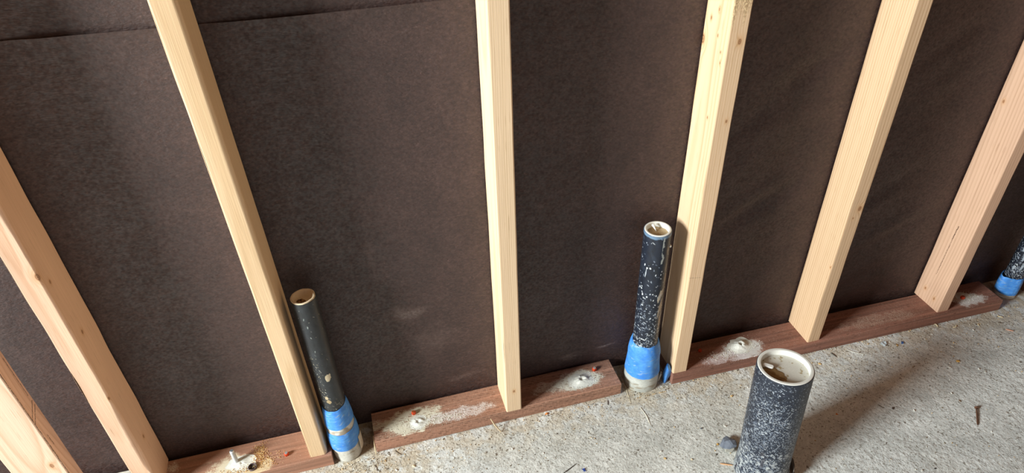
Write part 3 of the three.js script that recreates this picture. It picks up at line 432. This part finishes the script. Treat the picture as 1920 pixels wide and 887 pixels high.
{ // plugged hole at the plate's front edge
  const g = group('pipe_sleeve', 0.2565, SILL, 0.0795); tag(g, 'dark round sleeve let into the lower left plate at the bottom of the picture', 'sleeve');
  mesh('sleeve_wall', revolve([[0.0096, 0.0003], [0.0098, 0.004], [0.0090, 0.0052], [0.0080, 0.004], [0.0078, 0.0006]], 32), flat('#57484a', 0.45), g);
  mesh('sleeve_bottom', new THREE.CylinderGeometry(0.0079, 0.0079, 0.0006, 28).translate(0, 0.0006, 0), flat('#1c1413', 0.8), g);
}
function pin(label, x, z, tilt, head, s = 1) {                      // orange fluted pin
  const g = group('drive_pin', x, SILL, z); tag(g, label, 'pin', 'orange pins driven into the sole plates');
  mesh('fluted_collar', revolve([[0.0042 * s, 0.0003], [0.0046 * s, 0.003], [0.0044 * s, 0.0066 * s], [0.0026 * s, 0.0074 * s]], 48, (th) => 0.0006 * Math.sign(Math.sin(th * 8))), flat('#d8481c', 0.5), g);
  const hd = mesh('nail_head', new THREE.CylinderGeometry(0.0033, 0.0033, 0.0016, 20).translate(0, 0.0078 * s, 0), std({ color: head ?? '#a8b0b2', metalness: 0.5, roughness: 0.5 }), g);
  g.rotation.set(tilt, x * 3, -tilt * 0.6); return g;
}
pin('orange fluted pin with a grey head on the lower left plate, right of the bolt', 0.331, 0.066, 0.05);
pin('orange pin at the whitened left end of the middle plate', 0.630, 0.030, 0.12, '#c46a3c', 1.05);
pin('orange pin with a white head at the right end of the middle plate', 1.0975, 0.021, 0.05, '#d8d4cc', 1.1);
pin('crushed orange pin in the shade right of the cream stud with torn grain', 1.386, 0.036, 0.3, '#a83a1c', 0.9);
pin('orange pin at the foot of the rightmost stud, beside the dust heap', 2.187, 0.060, 0.15, '#b0502c', 1.1);

// crumbs of sawdust round the bolt, past counting
const crumbGeo = new THREE.IcosahedronGeometry(1, 0);
function scatter(name, label, count, seed, mats, place, kind = 'stuff') {
  const m = new THREE.InstancedMesh(crumbGeo, std({ color: '#ffffff', roughness: 0.95 }), count), r = rng(seed), M = new THREE.Matrix4(), q = new THREE.Quaternion(), e = new THREE.Euler(), c = new THREE.Color();
  for (let i = 0; i < count; i++) { const p = place(r); e.set(r() * 6, r() * 6, r() * 6); q.setFromEuler(e); M.compose(new THREE.Vector3(p[0], p[1] + p[3] * 0.45, p[2]), q, new THREE.Vector3(p[3] * (0.7 + r() * 0.9), p[3] * (0.5 + r() * 0.5), p[3] * (0.6 + r() * 0.6))); m.setMatrixAt(i, M); m.setColorAt(i, c.set(mats[(r() * mats.length) | 0])); }
  m.name = numbered(name); m.castShadow = m.receiveShadow = true; scene.add(m); return tag(m, label, null, null, kind);
}
const gauss = (r) => (r() + r() + r() - 1.5) * 0.8;
scatter('sawdust', 'tan sawdust crumbs scattered round the bolt on the lower left plate', 900, 61, ['#c79a5e', '#d8b47a', '#a87840', '#e0c89a'], (r) => { const k = r(); const c = k < 0.5 ? [0.272, 0.045, 0.012, 0.03] : k < 0.85 ? [0.225, 0.082, 0.05, 0.012] : [0.29, 0.065, 0.03, 0.02]; return [c[0] + gauss(r) * c[2] * 1.6, SILL, clamp(c[1] + gauss(r) * c[3] * 1.2, 0.006, 0.085), 0.0004 + r() * 0.0009]; });
scatter('plate_dust', 'pale grains of drilling dust strewn over the sole plates', 1500, 67, ['#d8d6c8', '#c8c4b4', '#e6e4da', '#b4a890'], (r) => { const C = [[0.637, 0.059, 0.09, 0.025], [0.70, 0.065, 0.09, 0.018], [1.056, 0.043, 0.06, 0.028], [1.497, 0.05, 0.06, 0.028], [1.44, 0.065, 0.07, 0.018], [2.2, 0.058, 0.05, 0.022]][(r() * 6) | 0]; return [C[0] + gauss(r) * C[2], SILL, clamp(C[1] + gauss(r) * C[3], 0.008, 0.084), 0.0004 + r() * 0.0007]; });
scatter('floor_grit', 'sand, grit and sawdust scattered over the bare concrete', 5200, 71, ['#c9c4b4', '#a39a86', '#7d7260', '#e4e0d4', '#b89a6c', '#5a5044', '#d6b888'], (r) => { const k = r(); let x = 0.42 + r() * 2.1, z = 0.092 + r() * 0.6; if (k < 0.5) z = 0.094 + Math.pow(r(), 2.2) * 0.12; if (k > 0.86) { x = 0.44 + r() * 0.12; z = 0.1 + r() * 0.1; } if (k > 0.48 && k < 0.53) { x = 1.15 + r() * 0.14; z = 0.005 + r() * 0.1; if (Math.hypot(x - 1.2144, z - 0.0537) < 0.046) z = 0.108; } if (Math.hypot(x - 1.3683, z - 0.3738) < 0.062) x += 0.14; return [x, 0, z, 0.0004 + Math.pow(r(), 3) * 0.0013]; });

// ---------------------------------------------------------------- litter on the slab
const chipMats = ['#d9b77c', '#c89a4e', '#e6d6b4', '#d88a4a', '#b98a5e'].map((c) => flat(c, 0.85));
function hull(seed, sx, sy, sz, n = 14) { const r = rng(seed), pts = []; for (let i = 0; i < n; i++) { const a = r() * TAU, b = Math.acos(2 * r() - 1), q = 0.75 + 0.25 * r(); pts.push(new THREE.Vector3(Math.sin(b) * Math.cos(a) * sx * q, (Math.cos(b) * 0.5 + 0.5) * sy * q, Math.sin(b) * Math.sin(a) * sz * q)); } const g = new ConvexGeometry(pts); g.computeBoundingBox(); g.translate(0, -g.boundingBox.min.y, 0); return g; }
const put = (m, x, z, ry = 0, y = 0.0002) => { m.position.set(x, y, z); m.rotation.y = ry; return m; };
const CHIPS = [[1.411, .169, 0, 5, 'tan wood chip on the concrete left of the large pipe, near the long plate'], [1.307, .288, 1, 4, 'golden crumb touching the grey stone beside the large pipe'], [1.172, .29, 0, 4.5, 'tan wood chip at the bottom edge below the taped middle pipe'], [1.23, .309, 2, 4, 'pale chip at the bottom edge left of the grey stone'], [1.686, .136, 0, 4.5, 'tan chip just right of the rim of the large pipe'], [1.627, .29, 3, 4.5, 'orange chip lying in the shadow of the large pipe'], [1.925, .135, 1, 4, 'yellow chip below the long dark plate between plastic scrap and blue scrap'], [2.035, .229, 1, 6, 'bright yellow chip on open concrete right of the shadow'], [.947, .094, 3, 6, 'orange wood chip against the front of the middle plate'], [.608, .149, 2, 5, 'pale chip on the concrete below the left end of the middle plate']];
CHIPS.forEach(([x, z, m, s, label], i) => tag(put(mesh('wood_chip', hull(200 + i, s * .0011, s * .0006, s * .0008), chipMats[m]), x, z, i * 1.3), label, 'chip'));
const pelletGeo = [hull(300, .0034, .003, .0028, 18), hull(301, .004, .0028, .003, 18), hull(302, .003, .0032, .003, 18)], pelletMat = flat('#dedbd0', 0.8);
const PEL = [[1.171, .27], [1.349, .246], [1.812, .332], [2.009, .228], [1.999, .24], [2.065, .266], [2.073, .278], [2.061, .182], [2.162, .145], [2.142, .164], [2.043, .127], [1.938, .313], [1.71, .477], [.568, .149], [.839, .168], [2.216, .224]];
const PLACE = ['at the bottom edge below the taped middle pipe', 'above the grey stone lump, left of the large pipe', 'right of the dark bark flake, beside the pipe shadow', 'just left of the yellow chip, upper of two', 'just left of the yellow chip, lower of two', 'right of the yellow chip, nearer of two', 'right of the yellow chip, farther of two', 'a little above the bright yellow chip', 'below the foot of the rightmost stud, upper of two', 'below the foot of the rightmost stud, lower of two', 'at the long plate, left below the rightmost stud', 'between the white scratch and the brown pebble', 'at the bottom edge next to the black crumb', 'at the bottom edge below the left end of the middle plate', 'on the open floor below the lone middle stud', 'near the right edge of the picture, below the pink splinter'];
let pel0;
PEL.forEach(([x, z], i) => { const c = i ? pel0.clone() : (pel0 = mesh('pellet', pelletGeo[0], pelletMat)); if (i) { c.name = numbered('pellet'); c.geometry = pelletGeo[i % 3]; scene.add(c); } put(c, x, z, i * 2.1); tag(c, 'whitish mortar crumb ' + PLACE[i], 'crumb', 'whitish crumbs on the concrete'); });
const curlMat = flat('#e2d2ac', 0.8);
[[2.124, .117, 'curled pale wood shaving in front of the foot of the rightmost stud'], [2.076, .103, 'pale shaving against the front of the long plate, left of the curled one'], [2.195, .134, 'pale shaving below the orange pin of the rightmost stud'], [2.277, .121, 'pale shaving near the right end of the long dark plate']].forEach(([x, z, label], i) => { const c = new THREE.CatmullRomCurve3([0, 1, 2, 3, 4, 5].map((k) => new THREE.Vector3(Math.cos(k * .55) * .006, .0012 + .0012 * Math.sin(k), Math.sin(k * .55) * .005))); const g = new THREE.TubeGeometry(c, 16, .0013, 6); tag(put(mesh('wood_shaving', g, curlMat), x, z, i * 1.7), label, 'shaving'); });
// stones
{
  const s = group('concrete_lump', 1.327, 0, 0.297); tag(s, 'angular blue grey stone lump on the floor left of the large pipe', 'stone');
  const tex = bake(128, 128, (u, v) => { const n = fbm(u * 8, v * 8, 4, 2000), q = (n - 0.5) * 60; return [132 + q, 137 + q, 146 + q]; });
  const g = hull(411, .023, .022, .021, 26), uv = []; const p = g.attributes.position; for (let i = 0; i < p.count; i++) uv.push(p.getX(i) * 20, p.getZ(i) * 20 + p.getY(i) * 14); g.setAttribute('uv', new THREE.Float32BufferAttribute(uv, 2));
  mesh('lump_body', g, std({ map: tex, roughness: 0.9, color: '#d8dce2' }), s);
  const sp = mesh('grout_crust', hull(415, .021, .014, .014, 22), flat('#a3a196', 0.95), s); sp.position.set(.001, 0, .012);
}
[[1.292, .237, '#5c6066', 4, 'small dark grey pebble above the grey stone lump'], [1.29, .313, '#6a6458', 3.5, 'brownish pebble below left of the grey stone lump'], [1.941, .338, '#6e553c', 4, 'brown pebble above the rusty nail'], [1.742, .481, '#2e2a26', 3, 'black crumb near the bottom edge right of the large pipe'], [1.769, .312, '#4a3a2c', 5, 'dark brown bark flake at the edge of the pipe shadow']].forEach(([x, z, c, r, label], i) => tag(put(mesh('pebble', hull(430 + i, r * .0011, r * .0007, r * .0007), flat(c, 0.9)), x, z, i), label, 'pebble'));
// sticks, splinters, straws: [from x, z, to x, z, width, colour, label, name]
function stick(name, label, cat, pts, r, color, flatness = 0.6) {
  const c = new THREE.CatmullRomCurve3(pts.map((p) => new THREE.Vector3(p[0], p[2] ?? r * 0.9, p[1]))), n = 16, g = new THREE.TubeGeometry(c, n, r, 7), p = g.attributes.position, o = pts[0], centre = new THREE.Vector3(o[0], 0, o[1]);
  for (let i = 0; i <= n; i++) { const ctr = c.getPointAt(i / n), taper = 0.35 + 0.65 * Math.sin(Math.PI * clamp(0.12 + 0.8 * i / n)); for (let k = 0; k <= 7; k++) { const j = i * 8 + k; p.setXYZ(j, ctr.x + (p.getX(j) - ctr.x) * taper - centre.x, Math.max(0.0001, ctr.y + (p.getY(j) - ctr.y) * taper * flatness), ctr.z + (p.getZ(j) - ctr.z) * taper - centre.z); } }
  g.computeVertexNormals(); const m = mesh(name, g, flat(color, 0.8)); m.position.copy(centre); return tag(m, label, cat);
}
stick('splinter', 'pale splinter leaning on the front of the middle plate below the lone stud', 'splinter', [[.806, .0935, .034], [.815, .103, .016], [.826, .1135, .0014]], .0021, '#cdb896');
stick('splinter', 'orange splinter on the floor below the grey stone lump', 'splinter', [[1.286, .337], [1.311, .349]], .0019, '#dba878');
stick('splinter', 'pink splinter on the concrete below the rightmost pipe', 'splinter', [[2.247, .168], [2.261, .18]], .0022, '#dfa98e');
stick('twig', 'dark twig below the right end of the long plate', 'twig', [[2.25, .14], [2.262, .147]], .0013, '#5c4a34');
stick('twig', 'long dark twig at the bottom edge below the middle plate', 'twig', [[.93, .264], [.95, .256], [.97, .247]], .0011, '#3e352b');
stick('twig', 'short dark twig below the right end of the middle plate', 'twig', [[1.103, .108], [1.108, .094]], .001, '#4e4336');
stick('straw', 'thin pale straw in the gap left of the taped middle pipe', 'straw', [[1.170, .022], [1.168, .06], [1.160, .118]], .0008, '#d8ceb0');
stick('straw', 'curved white straw on the concrete below the taped middle pipe', 'straw', [[1.177, .137], [1.181, .165], [1.179, .194]], .0010, '#e4dfcc');
stick('twig', 'dark sliver of bark right of the rim of the large pipe', 'twig', [[1.738, .11], [1.743, .127]], .0017, '#4c4a44');
stick('twig', 'curved dark bristle below the left end of the middle plate', 'twig', [[.523, .121], [.524, .132], [.532, .143]], .0008, '#4a4034');
stick('twig', 'tiny dark twig against the front of the middle plate near its left end', 'twig', [[.571, .094], [.577, .102], [.585, .110]], .0009, '#57503f');
stick('string', 'pale string lying below the long plate right of the large pipe', 'string', [[1.785, .108], [1.798, .124], [1.815, .136], [1.832, .142]], .0010, '#d4d0c2');
stick('splinter', 'thin pale splinter standing on the left end of the middle plate', 'splinter', [[.5275, .058, .026], [.527, .078, .014], [.527, .094, .001]], .0013, '#d8c6a0');
// scraps
{
  const film = (seed, w, d, amp) => { const g = new THREE.PlaneGeometry(w, d, 8, 6); g.rotateX(-Math.PI / 2); const p = g.attributes.position; for (let i = 0; i < p.count; i++) { const x = p.getX(i), z = p.getZ(i), e = 0.75 + 0.5 * noise(x * 300 + seed, z * 300, seed); p.setXYZ(i, x * e, 0.0006 + amp * noise(x * 260 + seed, z * 260 + 9, seed), z * e); } g.computeVertexNormals(); const h = g.clone(); h.index.array.reverse(); h.translate(0, -0.0003, 0); h.computeVertexNormals(); return mergeGeometries([g, h]); };
  tag(put(mesh('plastic_scrap', film(3, .016, .013, .004), flat('#c4d0d4', 0.35)), 1.895, .121, .4), 'crumpled bluish white plastic scrap below the long plate', 'scrap');
  tag(put(mesh('tape_scrap', film(6, .010, .006, .003), flat('#3a5f9c', 0.6)), 1.944, .132, .8), 'small blue tape scrap below the long plate beside the yellow chip', 'scrap');
  tag(put(mesh('tape_scrap', film(8, .006, .006, .003), flat('#2c4aa4', 0.6)), .982, .268, .2), 'small dark blue scrap at the bottom edge of the picture', 'scrap');
  tag(put(mesh('tape_scrap', film(12, .03, .014, .004), flat('#7f9cc8', 0.6)), 2.41, .085, .5), 'pale blue strip on the floor at the foot of the rightmost pipe', 'scrap');
}
{ // rusty nail
  const g = group('nail', 1.959, 0.0018, 0.368); tag(g, 'rusty nail lying on the concrete at the right', 'nail');
  const rust = bake(64, 64, (u, v) => { const q = (fbm(u * 8, v * 8, 3, 2100) - 0.5) * 70; return [98 + q, 66 + q * 0.8, 48 + q * 0.6]; }), m = std({ map: rust, roughness: 0.8, metalness: 0.2 });
  const sh = mesh('shank', revolve([[0, 0], [0.0017, 0.0004], [0.0017, 0.050], [0.0004, 0.0565], [0, 0.057]], 14), m, g), hd = mesh('head', revolve([[0, -0.0011], [0.0042, -0.001], [0.0044, 0], [0.0042, 0.0008], [0.0015, 0.0012]], 20), m, g);
  g.rotation.order = 'YXZ'; g.rotation.set(Math.PI / 2 + 0.04, Math.atan2(1.92 - 1.959, 0.414 - 0.368), 0); g.position.y = 0.0044;
}
scene.traverse((o) => { if (o.isLight) o.castShadow = !o.isRectAreaLight; });
renderer.render(scene, camera);
